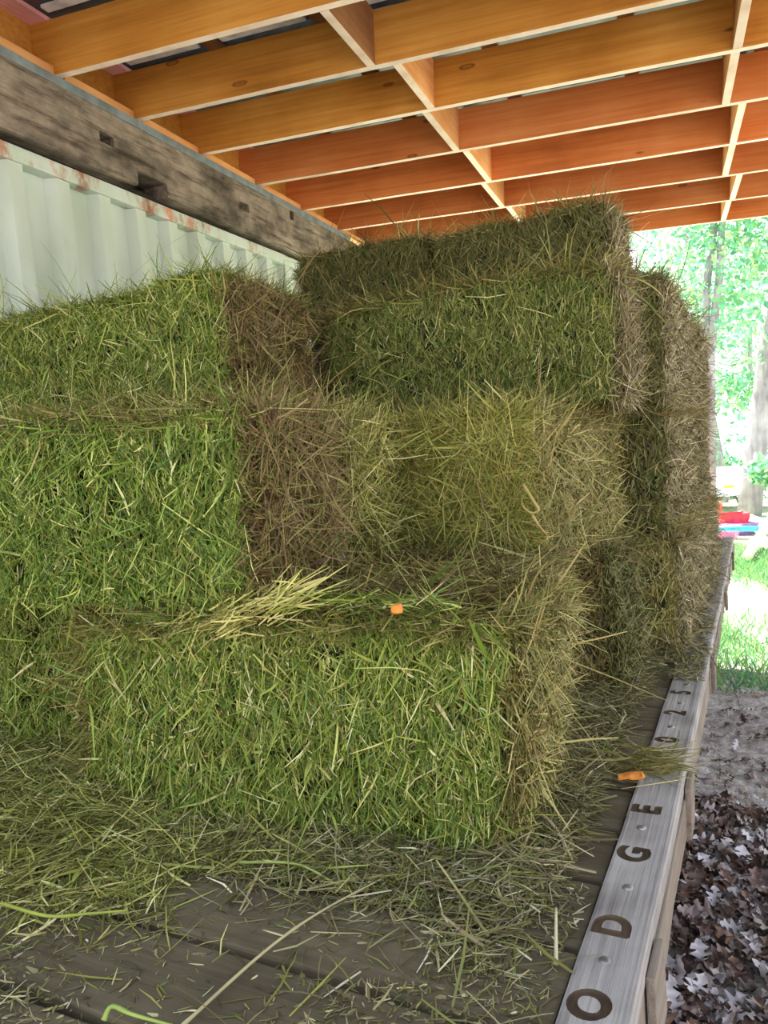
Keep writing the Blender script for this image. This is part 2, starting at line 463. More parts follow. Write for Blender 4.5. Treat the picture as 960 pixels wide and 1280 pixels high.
# column along the rail behind, three tiers, two bales long
CL = [['near bottom bale of the grey column standing along the rail', 'far bottom bale of the grey column standing along the rail'],
      ['near middle bale of the grey column standing along the rail', 'far middle bale of the grey column standing along the rail'],
      ['near top bale of the rail column, dark end above the grey sides', 'far top bale of the grey column standing along the rail']]
for t in range(3):
    z0 = .39 * t; dx = (.02, -.005, 0)[t]
    for k in range(2):
        y0 = 2.33 + .95 * k
        fcs = {'-y': ('grey', 'rough', 1.0), '-x': ('olive' if t < 1 else 'shade', 'side', .9 if k == 0 else .3), '+z': ('olive', 'end', .6)}
        if k == 1: fcs['+x'] = ('grey', 'rough', .6)
        bale((-.62 + dx, y0, z0), (-.222 + dx + .01 * k, y0 + .93, z0 + .387), fcs, CL[t][k], along='y', rz=R1((-1, 1, -.5)[t]), quality=.85, bw=1.15)
for t, lb in enumerate(['bottom', 'middle', 'upper']):
    bale((-1.53, 2.36, .383 * t), (-.63, 2.74, .383 * t + .38), {'-x': ('shade', 'end', .5), '+x': ('shade', 'end', .3), '+y': ('shade', 'side', .5)},
         lb + ' hay bale hidden behind the long mid-green bale, under the topmost bales', **lowq)

# ------------------------------------------------------------------ wagon
wagon = empty('hay_wagon', (0, 2.9, GZ))
tag(wagon, 'weathered flat hay wagon with dark plank deck and carved grey side rail', 'wagon')
wl = Matrix.Translation((0, -2.9, -GZ))
def wpart(name, bm, mat, parent=None, smooth=False):
    o = bm_obj(name, bm, mat, parent or wagon, smooth)
    if parent is None: o.matrix_local = wl
    return o
y = .433; i = 0
while y < 5.58:
    bm = bmesh.new(); w = .167
    box_between(bm, (-2.36, y + .008, -.06), (-.223, y + w - .008, 0), .004)
    slice_axis(bm, 0, 26, -2.36, -.234); roughen(bm, .003, 4, i)
    wpart('deck_board', bm, M_deck); y += w; i += 1
# side rail with carved letters
bm = bmesh.new(); box_between(bm, (-.219, .40, -.028), (-.139, 5.58, .012), .006)
slice_axis(bm, 1, 60, .40, 5.58); roughen(bm, .0022, 6, 3)
rail = wpart('side_rail', bm, M_rail)
rail['label'] = 'weathered grey oak rail carved with letters and numbers'
cut = []
def letter(ch, y0, size=.066, x=-.188):
    cu = bpy.data.curves.new('glyph', 'FONT'); cu.body = ch; cu.size = size; cu.extrude = .004; cu.offset = .0022
    cu.align_x = 'CENTER'; cu.align_y = 'CENTER'; cu.resolution_u = 5
    o = bpy.data.objects.new('glyph', cu); C.objects.link(o)
    dg = bpy.context.evaluated_depsgraph_get()
    me = bpy.data.meshes.new_from_object(o.evaluated_get(dg)); bpy.data.objects.remove(o)
    bm = bmesh.new(); bm.from_mesh(me)
    bmesh.ops.remove_doubles(bm, verts=bm.verts, dist=1e-5); bmesh.ops.recalc_face_normals(bm, faces=bm.faces)
    xs = [v.co.x for v in bm.verts]; ys = [v.co.y for v in bm.verts]
    T = Matrix.Translation((-(min(xs) + max(xs)) / 2, -(min(ys) + max(ys)) / 2, 0))
    bmesh.ops.transform(bm, matrix=wl @ Matrix.Translation((x, y0, .0115)) @ Matrix.Rotation(math.pi / 2, 4, 'Z') @ T, verts=bm.verts)
    bm.to_mesh(me); bm.free(); me.materials.clear(); me.materials.append(M_carve)
    c = link('glyph', me); c.matrix_world = wagon.matrix_world.copy()
    cut.append(c)
def bold_letter(ch, y0):
    for dx, dy in ((-.0013, -.0013), (.0013, .0013)): letter(ch, y0 + dy, .064, -.188 + dx)
for ch, yy in (('O', .826), ('D', .985), ('G', 1.18), ('E', 1.34), ('0', 1.684), ('2', 1.867), ('5', 2.03)): bold_letter(ch, yy)
# glyph verts were put in wagon-local coordinates; the empty carries the rest
wagon_loc = Matrix.Translation(wagon.location)
for c in cut: c.matrix_world = wagon_loc
bpy.context.view_layer.update()
bool_diff(rail, cut)
for yy, xx in ((.909, -.185), (1.082, -.182), (1.269, -.187), (1.60, -.19), (1.766, -.186), (1.938, -.18), (2.099, -.177), (2.6, -.18), (3.1, -.18)):
    bm = bmesh.new()
    bmesh.ops.create_uvsphere(bm, u_segments=16, v_segments=8, radius=.0082)
    bmesh.ops.transform(bm, matrix=wl.inverted() @ wl @ Matrix.Translation((xx, yy, .0115)) @ Matrix.Diagonal((1, 1, .5, 1)), verts=bm.verts)
    wpart('bolt_head', bm, M_steel, rail, True)
ys = [.40, 1.02, 1.62, 2.4, 3.3, 4.4, 5.58]
for k, (a, b_) in enumerate(zip(ys, ys[1:])):
    bm = bmesh.new(); box_between(bm, (-.215, a + .003, -.11), (-.141 + (.004 if k % 2 else 0), b_ - .003, -.033), .004)
    slice_axis(bm, 1, 10, a, b_); roughen(bm, .003, 7, k + 20)
    wpart('side_board', bm, M_sideboard)
for yy in (.93, 1.5, 2.45, 3.7, 4.9):
    bm = bmesh.new(); box_between(bm, (-.139, yy, -.115), (-.127, yy + .09, -.012), .003); roughen(bm, .003, 9, int(yy * 10))
    wpart('stake_pocket', bm, M_sideboard)
bm = bmesh.new()
for xx in (-1.9, -.95): box_between(bm, (xx - .05, .5, -.24), (xx + .05, 5.5, -.062))
for yy in (1.0, 2.2, 3.6, 5.0): box_between(bm, (-2.34, yy - .04, -.14), (-.235, yy + .04, -.064))
wpart('under_frame', bm, M_dark)
for yy in (1.5, 4.6):
    bm = bmesh.new(); tube(bm, [(-2.3, yy, -.5), (-.55, yy, -.5)], [.035, .035]); box_between(bm, (-2.0, yy - .05, -.49), (-.85, yy + .05, -.242))
    wpart('axle', bm, M_dark)
    for xx in (-2.3, -.55):
        bm = bmesh.new()
        for (x0, r) in ((-.09, .33), (-.06, .35), (.06, .35), (.09, .33)): pass
        tube(bm, [(xx - .1, yy, -.5), (xx - .09, yy, -.5), (xx - .06, yy, -.5), (xx + .06, yy, -.5), (xx + .09, yy, -.5), (xx + .1, yy, -.5)], [.2, .32, .35, .35, .32, .2], 28)
        wpart('wheel', bm, M_rubber, None, True)

# ------------------------------------------------------------------ loose hay
def heap(name, n, sampler, pal, label, L=(3, .022), W=.0016, lift=.02, bw=1, tilt=.18, extra=None, mound=None):
    H = Hay()
    P = sampler(n); n = len(P)
    th = rng.uniform(0, 6.28, n)
    D = np.stack([np.cos(th), np.sin(th), np.abs(rng.normal(0, tilt, n)) - tilt * .3], 1)
    N = np.tile([0, 0, 1.], (n, 1))
    Ln = rng.gamma(L[0], L[1], n) + .006
    P[:, :2] -= D[:, :2] * (Ln / 2)[:, None]
    P[:, 2] = np.maximum(P[:, 2], .002 + np.maximum(0, -D[:, 2] * Ln))
    H.blades(P, D, N, Ln, (rng.gamma(4, W / 4, n) + .0007) * bw, .22, pal)
    if extra: extra(H)
    o = link(name, H.mesh(name)); tag(o, label, 'hay', None, 'stuff'); return o

def left_h(x, y):      # thickness of the loose pile at the front left
    d = (y - (1.02 - .0 * x)) / -.42 + np.clip((x + 1.05) / .55, 0, 3) * .6
    return np.clip(1 - np.abs(d), 0, 1)
def s_left(n):
    x = rng.uniform(-1.75, -.45, n); yy = rng.uniform(.58, 1.16, n)
    t = np.clip((yy - .60) / .34 - np.clip(x + .95, 0, 2) * 1.55, 0, 1)
    # a bare patch of plank near (-.72,.85)
    t *= np.clip((np.hypot((x + .64) / .2, (yy - .865) / .085) - .85) * 2.2, .02, 1)
    keep = rng.random(n) < t ** 2.2 + .003
    x, yy, t = x[keep], yy[keep], t[keep]
    hmax = .06 * np.clip((-.85 - x) / .35, .2, 1.0) * t
    return np.stack([x, yy, rng.random(len(x)) * hmax + .002], 1)
heap('loose_hay', 90000, s_left, 'lgreen', 'loose green and straw coloured hay spilled on the deck at front left', (3, .016), .0017)
def s_base(n):
    x = rng.uniform(-1.3, -.30, n); yy = 1.07 - np.abs(rng.gamma(2, .035, n)) + .02
    return np.stack([x, yy, rng.random(n) ** 2 * .028 * np.clip(1 - (1.07 - yy) / .2, .1, 1) + .002], 1)
heap('loose_hay', 11000, s_base, 'litter', 'thin line of loose hay along the foot of the front bale', (3, .014), .0015)
def s_rail(n):
    yy = rng.uniform(.82, 4.2, n) ** 1.0; yy = .84 + 3.2 * rng.random(n) ** 1.5
    right = np.where(yy < 2.2, -.285, -.262); left = np.where(yy < 1.5, -.40, np.where(yy < 1.95, -.47, np.where(yy < 2.32, -.36, -.25)))
    u = rng.random(n); x = left + (right - left) * u
    hh = (.035 + .05 * np.clip((yy - 1.2) / 1.0, 0, 1)) * (1 - .65 * u) * np.clip((yy - .8) / .25, .12, 1)
    keep = rng.random(n) < np.clip((yy - .95) / .35, .03, 1)
    return np.stack([x, yy, rng.random(n) * hh + .002], 1)[keep]
heap('loose_hay', 34000, s_rail, 'litter', 'grey brown loose hay lying between the bale ends and the rail', (3, .017), .0016)
def s_chaff(n):
    x = rng.uniform(-1.4, -.236, n); yy = rng.uniform(.45, 1.08, n)
    d = fnoise(np.stack([x, yy, x * 0], 1), 91, 9) + .9 * np.clip((x + .5) / .25, 0, 1) - .45 * (np.hypot((x + .62) / .22, (yy - .84) / .09) < 1)
    keep = rng.random(n) < np.clip(-.12 + d * .8, .03, 1)
    return np.stack([x, yy, np.full(n, .002)], 1)[keep]
heap('hay_chaff', 26000, s_chaff, 'litter', 'fine grey green chaff sprinkled over the bare deck planks', (1.6, .0052), .0015, tilt=.06)
def s_stalks(n):
    x = rng.uniform(-1.2, -.25, n); yy = rng.uniform(.5, 1.05, n)
    keep = rng.random(n) < np.clip((x + .55) / .25, .12, 1)
    return np.stack([x, yy, rng.uniform(.003, .02, n)], 1)[keep]
heap('loose_hay', 620, s_stalks, 'litter', 'scattered longer hay stems lying on the bare planks near the rail', (4, .016), .0019, tilt=.1)
def s_onrail(n):
    yy = np.where(rng.random(n) < .5, rng.uniform(2.1, 5.4, n), 2.14 + np.abs(rng.normal(0, .4, n))); x = rng.uniform(-.228, -.15, n)
    return np.stack([x, yy, np.full(n, .016)], 1)
heap('hay_chaff', 1600, s_onrail, 'litter', 'scraps of hay strewn across the far half of the rail', (2, .013), .0018, tilt=.15)
# ledge of loose brown hay on top of the low bales
def s_ledge(n):
    x = rng.uniform(-.95, -.38, n); yy = rng.uniform(1.14, 1.68, n)
    return np.stack([x, yy, .402 + rng.random(n) ** 1.5 * .035], 1)
heap('loose_hay', 5000, s_ledge, 'brown', 'brown loose hay lying on top of the low front bales', (3, .024), .0019)
def s_lip(n):
    x = rng.uniform(-1.0, -.42, n); yy = rng.normal(1.075, .015, n)
    return np.stack([x, yy, .405 + rng.random(n) * .03 - np.clip(1.07 - yy, 0, 1)], 1)
heap('loose_hay', 450, s_lip, 'green', 'yellow green stems hanging over the top edge of the front bale', (4, .014), .002, tilt=.3)

n = 260
c0 = at_y(300, 768, 1.045)
P = c0 + np.stack([rng.normal(0, .075, n), rng.normal(.0, .012, n), rng.normal(0, .014, n)], 1)
P[:, 2] += (P[:, 0] - c0[0]) * .28
D = np.stack([np.ones(n), rng.normal(0, .15, n), rng.normal(.42, .22, n)], 1)
H = Hay(); H.blades(P - unit(D) * .03, D, np.tile([0, -1., .3], (n, 1)), rng.gamma(5, .012, n) + .02, rng.gamma(4, .0005, n) + .0012, .12, 'straw', 3)
tag(link('loose_hay', H.mesh('loose_hay')), 'bundle of yellow stems slanting over the left part of the front bale edge', 'hay', None, 'stuff')
def stem(name, pts, r, col, label, cat='straw'):
    bm = bmesh.new()
    P = [Vector(p) for p in pts]; Q = []
    n = 6
    for a in range(len(P) - 1):
        p0, p1, p2, p3 = P[max(a - 1, 0)], P[a], P[a + 1], P[min(a + 2, len(P) - 1)]
        for k in range(n):
            t = k / n
            Q.append(.5 * ((2 * p1) + (p2 - p0) * t + (2 * p0 - 5 * p1 + 4 * p2 - p3) * t * t + (3 * p1 - p0 - 3 * p2 + p3) * t ** 3))
    Q.append(P[-1])
    R_ = [r * (1 - .55 * i / len(Q)) * (1.25 if i % 9 == 0 else 1) for i in range(len(Q))]
    tube(bm, Q, R_, 6)
    return tag(bm_obj(name, bm, plain(name + '_straw', col, .6), None, True), label, cat)
def dz(u, v, z=.008): return at_z(u, v, z)
stem('loose_straw', [dz(228, 1282), dz(330, 1190, .014), dz(400, 1140, .016), dz(480, 1097, .02)], .0026, (170, 156, 118), 'long pale hay stem lying diagonally across the front planks')
stem('loose_straw', [dz(130, 1275), dz(140, 1258, .02), dz(165, 1268, .02), dz(215, 1282)], .0035, (150, 168, 84), 'bent light green stem by the front plank gap')
stem('loose_straw', [dz(300, 1078, .012), dz(370, 1080, .02), dz(420, 1105, .012)], .0028, (140, 150, 84), 'curved green stem lying at the foot of the front bale')
stem('loose_straw', [dz(5, 1130, .03), dz(60, 1145, .04), dz(110, 1142, .03), dz(160, 1138, .02)], .003, (150, 160, 70), 'arched yellow green stem on the loose hay at far left')
stem('loose_straw', [dz(610, 1170, .01), dz(570, 1110, .03), dz(545, 1075, .06)], .0025, (140, 132, 88), 'stem leaning from the planks against the front bale corner')
stem('loose_straw', [dz(650, 1000, .05), dz(690, 1030, .03), dz(715, 1075, .01)], .004, (172, 158, 120), 'thick pale stalk slanting onto the deck right of the front bale')
stem('loose_straw', [dz(695, 1205, .01), dz(695, 1135, .03)], .003, (178, 170, 140), 'short upright pale stalk near the rail on the planks')
p = at_y(868, 805, 2.28)
stem('loose_straw', [at_z(852, 806, .02), at_z(882, 812, .02), at_y(905, 850, 2.3), at_y(922, 872, 2.28), at_y(924, 895, 2.28)], .0016, (96, 84, 60), 'thin dark stem hanging out over the outer side of the rail')
# the knotted stem on the golden end
kx = at_y(660, 640, 1.63)
stem('loose_straw', [at_y(654, 606, 1.60), at_y(668, 628, 1.565), at_y(673, 638, 1.56), at_y(664, 641, 1.562), at_y(654, 633, 1.568), at_y(652, 622, 1.60)], .004, (168, 150, 92), 'thick knotted straw stem curled on the golden bale end')
stem('loose_straw', [at_y(664, 641, 1.568), at_y(674, 658, 1.57), at_y(683, 668, 1.61)], .0038, (160, 138, 84), 'short straight stub just below the knotted stem')
stem('loose_straw', [at_y(780, 346, 1.93), at_y(800, 350, 1.88), at_y(820, 362, 1.86), at_y(832, 376, 1.88)], .0024, (156, 150, 88), 'pale bowed stem sticking out of the long mid-green bale')

# tuft of hay across the rail with an orange chip
H = Hay(); n = 260
P = np.stack([rng.normal(-.205, .025, n), rng.normal(1.51, .028, n), .014 + rng.random(n) * .03], 1)
th = rng.normal(.25, .5, n)
D = np.stack([np.cos(th), np.sin(th), rng.normal(.05, .15, n)], 1) * np.where(rng.random(n) < .4, -1, 1)[:, None]
D[:, 2] = np.abs(D[:, 2]) * .7
H.blades(P, D, np.tile([0, 0, 1.], (n, 1)), rng.gamma(4, .011, n) + .015, rng.gamma(4, .0004, n) + .0008, .3, 'olive', 4)
tag(link('hay_tuft', H.mesh('hay_tuft')), 'tuft of dry olive hay lying across the carved rail', 'hay tuft')
def chip(name, c, s, rz, label):
    bm = bmesh.new(); add_box(bm, (0, 0, 0), s, bevel=min(s) * .3)
    slice_axis(bm, 0, 6, -s[0] / 2, s[0] / 2); roughen(bm, min(s) * .35, 90, 2)
    o = bm_obj(name, bm, plain('orange_chip', (196, 122, 52), .7)); o.location = c; o.rotation_euler = (.1, -.12, rz)
    return tag(o, label, 'wood chip')
chip('wood_chip', at_z(789, 970, .05), (.046, .014, .010), .1, 'orange wood chip lying on the hay tuft by the rail')
chip('wood_chip', at_z(495, 762, .445), (.016, .012, .012), .4, 'small orange chip on the top edge of the front bale')

# ------------------------------------------------------------------ container, timber and roof
D_ = 2.4
dC = nrm(R @ nrm((835 - cx, cy - 514, -f))); nnv = nrm(np.cross(dC, [0, 0, 1])); U = np.cross(nnv, dC)
p0 = EYE - nnv * D_
Mc = Matrix(((dC[0], -nnv[0], U[0], p0[0]), (dC[1], -nnv[1], U[1], p0[1]), (dC[2], -nnv[2], U[2], p0[2]), (0, 0, 0, 1)))
# local frame: x = along the wall (away), y = into the wall (left), z = up
cont = empty('shipping_container', mat=Mc)
tag(cont, 'old pale mint corrugated shipping container with rusty top rail', 'shipping container')
S0, S1 = -.7, 5.75; ZB, ZT = -1.62, 1.20
prof = []; s = S0; pit = .257
while s < S1:
    prof += [(s, .0), (s + .07, .0), (s + .092, .055), (s + .235, .055)]; s += pit
bm = bmesh.new()
rows = [ZB + .12, -.2, .6, ZT]
grid = [[bm.verts.new((a, b_ + .012, z)) for a, b_ in prof] for z in rows]
for r0, r1 in zip(grid, grid[1:]):
    for k in range(len(prof) - 1): bm.faces.new((r0[k], r0[k + 1], r1[k + 1], r1[k]))
wall = bm_obj('side_panel', bm, M_cont, cont)
md = wall.modifiers.new('thick', 'SOLIDIFY'); md.thickness = .003
bm = bmesh.new(); box_between(bm, (S0, -.004, ZT - .006), (S1, .06, ZT + .056), .004)
slice_axis(bm, 0, 40, S0, S1); roughen(bm, .002, 5, 1)
bm_obj('top_rail', bm, M_contrail, cont)
bm = bmesh.new(); box_between(bm, (S0, -.004, ZB), (S1, .1, ZB + .15)); bm_obj('bottom_rail', bm, M_contrail, cont)
bm = bmesh.new(); box_between(bm, (S0, .06, ZT + .01), (S1, 2.3, ZT + .045)); bm_obj('roof_panel', bm, M_cont, cont)
for a in (S0 - .12, S1):
    bm = bmesh.new(); box_between(bm, (a, -.01, ZB), (a + .12, .12, ZT + .056), .008); bm_obj('corner_post', bm, M_contrail, cont)
for a in (S0 + .02, S1 - .02):
    bm = bmesh.new(); box_between(bm, (a - .02, .1, ZB), (a + .02, 2.3, ZT + .02)); bm_obj('end_panel', bm, M_cont, cont)

beam = empty('timber_beam', mat=Mc)
tag(beam, 'huge old hand-hewn barn timber with mortises resting on the container', 'beam')
bm = bmesh.new(); box_between(bm, (S0 - .3, -.040, 1.284), (S1 + .2, .26, 1.575), .012)
slice_axis(bm, 0, 70, S0 - .3, S1 + .2); slice_axis(bm, 2, 5, 1.284, 1.575); roughen(bm, .009, 5, 4); roughen(bm, .004, 16, 5)
timber = bm_obj('timber', bm, M_beam, beam)
bm = bmesh.new(); box_between(bm, (S0, .04, 1.2565), (S1, .24, 1.30)); bm_obj('shadow_gap_board', bm, M_dark, beam)  # added dark spacer: shadow band under the timber put into its colour
cut = []
for lo, hi in (((2.885, -.1, 1.415), (2.985, .12, 1.462)), ((4.07, -.1, 1.405), (4.18, .12, 1.455)), ((4.735, -.1, 1.50), (4.79, .12, 1.56)), ((3.13, -.1, 1.2), (3.36, .16, 1.355))):
    b2 = bmesh.new(); box_between(b2, lo, hi); o = bm_obj('mortise', b2, M_beam); o.matrix_world = Mc; cut.append(o)
bpy.context.view_layer.update()
bool_diff(timber, cut)
bm = bmesh.new(); box_between(bm, (S0 - .3, -.046, 1.566), (S1 + .02, -.030, 1.604), .002); box_between(bm, (S0 - .3, -.046, 1.585), (S1 + .02, .15, 1.602), .002)
slice_axis(bm, 0, 30, S0 - .3, S1); roughen(bm, .0025, 4, 8)
bm_obj('metal_flashing', bm, M_flash, beam)

# roof frame: x = along the container (between rafters), y = across to the open right side, z = up
dRaf = nrm(R @ nrm((-2089 - cx, cy - 630, -f))); e1 = dC; e2 = nrm(-dRaf + dC * dRaf.dot(dC)); e3 = np.cross(e1, e2)
if e3[2] < 0: e3 = -e3
d0 = ray(250, 193); q0 = EYE + d0 * ((p0 - EYE).dot(nnv) / d0.dot(nnv))
Mr = Matrix(((e1[0], e2[0], e3[0], q0[0]), (e1[1], e2[1], e3[1], q0[1]), (e1[2], e2[2], e3[2], q0[2]), (0, 0, 0, 1)))
roof = empty('lean_to_roof', mat=Mr)
tag(roof, 'open lean-to roof of orange pine rafters under dark metal sheets', 'roof')
def pale_edges(o):                 # top and bottom edges paler: bounce light on undersides put into the colour
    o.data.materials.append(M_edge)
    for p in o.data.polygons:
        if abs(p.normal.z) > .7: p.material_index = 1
XR = [-2.92, -2.30, -1.68, -1.064, -.548, -.009, .611, 1.25, 1.885, 2.545, 3.193]
YE = 4.15; RH = .224
for k, x in enumerate(XR):
    bm = bmesh.new(); box_between(bm, (x, -.15, 0), (x + .038, YE, RH), .002)
    slice_axis(bm, 1, 14, -.15, YE); roughen(bm, .002, 2, k)
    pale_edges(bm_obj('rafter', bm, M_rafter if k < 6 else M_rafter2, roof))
def blk(k, y, mat=M_block, z0=0.0, z1=RH, th=.038, skew=0):
    x0, x1 = XR[k] + .038, XR[k + 1]
    bm = bmesh.new(); box_between(bm, (x0, y, z0), (x1, y + th, z1), .002)
    for v in bm.verts: v.co.y += skew * (v.co.x - x0)
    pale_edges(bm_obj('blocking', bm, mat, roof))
blk(3, 1.235, M_brownblock); blk(4, 1.34); blk(5, 1.30); blk(6, 1.345); blk(7, 1.30)
for k, y in ((4, 2.715), (5, 2.71), (6, 2.79), (7, 2.79), (8, 2.88), (9, 2.86)): blk(k, y)
blk(8, 1.34); blk(9, 1.31)
for k in range(2, len(XR) - 1):
    blk(k, -.15, M_rafter)                                         # rim pieces set back on the timber
    x0, x1 = XR[k] + .038, XR[k + 1]
    bm = bmesh.new(); box_between(bm, (x0 + .02, -.09, -.004), (x1 - .003, -.002, .036), .002); bm_obj('sill_block', bm, M_block, roof)
bm = bmesh.new(); box_between(bm, (XR[0], -.16, RH + .001), (XR[-1] + .04, -.02, RH + .018)); bm_obj('edge_board', bm, M_pinkwood, roof)
for y in (.45, 1.0, 1.62, 2.24, 2.86, 3.5, 4.05):
    bm = bmesh.new(); box_between(bm, (XR[0], y, RH + .001), (XR[-1] + .1, y + .07, RH + .02)); bm_obj('purlin', bm, M_purlin, roof)
# ribbed metal sheets, ribs run down the slope
bm = bmesh.new(); x = XR[0] - .1; P2 = []
while x < XR[-1] + .15:
    P2 += [(x, 0), (x + .16, 0), (x + .175, .022), (x + .195, .022), (x + .21, 0)]; x += .23
g0 = [bm.verts.new((a, -.45, RH + .021 + b_)) for a, b_ in P2]; g1 = [bm.verts.new((a, YE + .1, RH + .021 + b_)) for a, b_ in P2]
for k in range(len(P2) - 1): bm.faces.new((g0[k], g0[k + 1], g1[k + 1], g1[k]))
sh = bm_obj('metal_sheet', bm, M_roof, roof); md = sh.modifiers.new('thick', 'SOLIDIFY'); md.thickness = .002; md.offset = 1
for k in range(3, 6):
    for (a, b_) in ((.02, .42), (.54, .97), (1.10, 1.58)):
        bm = bmesh.new(); box_between(bm, (XR[k] - .075, a, RH + .006), (XR[k] - .03, b_, RH + .019), .003); bm_obj('light_leak_strip', bm, M_strip, roof)  # added pale strips: daylight leaking in under the roof, painted as colour

# ------------------------------------------------------------------ ground
def ground_h(x, y):
    h = .03 * np.sin(x * 2.1 + 1) * np.sin(y * 1.3) + .012 * np.sin(x * 7 + y * 3)
    ridge = np.clip(1 - np.abs(y - 4.3) / 1.2, 0, 1) * np.clip(1 - np.abs(x - .1) / .9, 0, 1)
    h = h + .022 * ridge * np.sin(y * 34 + 1.5 * np.sin(x * 5))
    return GZ + h * np.clip(1.5 - np.hypot(x, y - 4) / 14, 0, 1)
def axis(lo, a, b_, hi, fine, coarse):
    return np.unique(np.concatenate([np.linspace(lo, a, coarse), np.linspace(a, b_, fine), np.linspace(b_, hi, coarse)]))
gx = axis(-60, -1.2, 2.2, 60, 110, 30); gy = axis(-30, 1.2, 9, 90, 340, 30)
X, Y = np.meshgrid(gx, gy, indexing='ij')
V = np.stack([X, Y, ground_h(X, Y)], -1).reshape(-1, 3)
i = np.arange(len(V)).reshape(X.shape)
F = np.stack([i[:-1, :-1], i[1:, :-1], i[1:, 1:], i[:-1, 1:]], -1).reshape(-1, 4)
m, nt, b = new_mat('yard_ground')
n1 = nd(nt, 'ShaderNodeTexNoise', Scale=26.0, Detail=8.0, Roughness=.7); nt.links.new(coords(nt), n1.inputs['Vector'])
n2 = nd(nt, 'ShaderNodeTexNoise', Scale=1.1, Detail=5.0, Roughness=.6); nt.links.new(coords(nt), n2.inputs['Vector'])
mud = ramp(nt, n1.outputs['Fac'], [(.3, (104, 93, 88)), (.5, (168, 155, 150)), (.7, (218, 208, 204))])
grs = ramp(nt, n1.outputs['Fac'], [(.3, (124, 142, 100)), (.7, (206, 210, 178))])
sx = nd(nt, 'ShaderNodeSeparateXYZ'); nt.links.new(coords(nt), sx.inputs[0])
mr = nd(nt, 'ShaderNodeMapRange'); mr.inputs[1].default_value = 4.6; mr.inputs[2].default_value = 7; mr.inputs[3].default_value = -.3; mr.inputs[4].default_value = .12
nt.links.new(sx.outputs['Y'], mr.inputs[0])
ad = nd(nt, 'ShaderNodeMath', operation='ADD'); nt.links.new(n2.outputs['Fac'], ad.inputs[0]); nt.links.new(mr.outputs[0], ad.inputs[1])
k = ramp(nt, ad.outputs[0], [(.5, (0, 0, 0)), (.6, (255, 255, 255))])
nt.links.new(mix(nt, k.outputs['Color'], mud.outputs['Color'], grs.outputs['Color']), b.inputs['Base Color'])
b.inputs['Roughness'].default_value = .85
bump(nt, b, n1.outputs['Fac'], .9, .02)
g = link('ground', np_mesh('ground', V, F, None, m)); tag(g, 'bare trodden earth and grass beside the wagon', 'ground', None, 'structure')
for p in g.data.polygons: p.use_smooth = True

# grass
def grass(n, xr, yr, label, dens):
    H = Hay(); x = rng.uniform(*xr, n); yy = rng.uniform(*yr, n)
    keep = rng.random(n) < dens(x, yy); x, yy = x[keep], yy[keep]; n = len(x)
    P = np.stack([x, yy, ground_h(x, yy) - .004], 1); D = rng.normal(0, .45, (n, 3)); D[:, 2] = 1
    V, F, k = ribbons(P, D, np.tile([0, 1., 0], (n, 1)), rng.gamma(4, .012, n) + .02, rng.gamma(4, .0014, n) + .002, .4, 3)
    c = lin(np.array([(96, 150, 96), (120, 166, 106), (142, 176, 106), (88, 138, 98)]))[rng.integers(0, 4, n)] * rng.uniform(.8, 1.2, (n, 1))
    H.add(V, F, np.repeat(c, k, 0)); tag(link('grass', H.mesh('grass', M_grass)), label, 'grass', None, 'stuff')
def gd(x, y): return np.clip((fnoise(np.stack([x, y, x * 0], 1), 12, 1.7) + np.clip((y - 5.2) / 1.6, -1, .4)) * 1.2, 0, 1)
grass(60000, (-1.4, 2.2), (4.8, 12), 'short sunlit green grass growing beyond the roof shadow', gd)

# oak leaves
def oak_leaf_mesh(seed):
    r = np.random.default_rng(seed); L = .098 * r.uniform(.85, 1.15)
    half = [(0, .004), (.08, .006), (.16, .10), (.24, .17), (.30, .07), (.38, .06), (.46, .25), (.53, .29), (.58, .11), (.66, .09), (.74, .24), (.80, .22), (.84, .09), (.92, .10), (1, .012)]
    V = []; F = []
    cr = r.normal(0, .5); fold = r.uniform(.15, .7)
    for t, w in half:
        w = w * L * r.uniform(.85, 1.15)
        zc = cr * L * (t - .5) ** 2 + r.normal(0, .002)
        for sgn in (-1, 0, 1):
            V.append((t * L - L / 2, sgn * w + .01 * L * math.sin(7 * t), zc + abs(sgn) * (fold * w + r.normal(0, .0045))))
    for k in range(len(half) - 1):
        for c in (0, 1): F.append((3 * k + c, 3 * k + c + 1, 3 * k + c + 4, 3 * k + c + 3))
    return np.array(V), np.array(F)
LV = [oak_leaf_mesh(s) for s in range(8)]
LC = lin(np.array([(124, 104, 98), (156, 138, 136), (100, 78, 70), (176, 164, 166), (132, 102, 86), (82, 62, 56), (194, 184, 190), (112, 86, 82)]))
M_oak = tint_mat('dead_oak_leaf', .38, .5)
def leaf_xf():
    a = rng.uniform(0, 6.28); t = rng.normal(0, .32); t2 = rng.normal(0, .3)
    return Matrix.Rotation(a, 4, 'Z') @ Matrix.Rotation(t, 4, 'X') @ Matrix.Rotation(t2 + (math.pi if rng.random() < .35 else 0), 4, 'Y')
lm = [np_mesh('oak_leaf', V, F, np.repeat(LC[k:k + 1], len(V), 0), M_oak) for k, (V, F) in enumerate(LV)]
for me in lm:
    for p in me.polygons: p.use_smooth = True
cnt = 0
while cnt < 170:
    x = rng.uniform(-.36, .42); yy = 1.86 + 1.1 * rng.random() ** 1.2
    o = link('oak_leaf', lm[rng.integers(0, 8)])
    o.matrix_world = Matrix.Translation((x, yy, float(ground_h(np.array(x), np.array(yy))) + rng.uniform(.028, .06))) @ leaf_xf()
    tag(o, 'dead brown oak leaf in the litter on the ground beside the wagon', 'leaf', 'dead oak leaves beside the wagon'); cnt += 1
H = Hay()
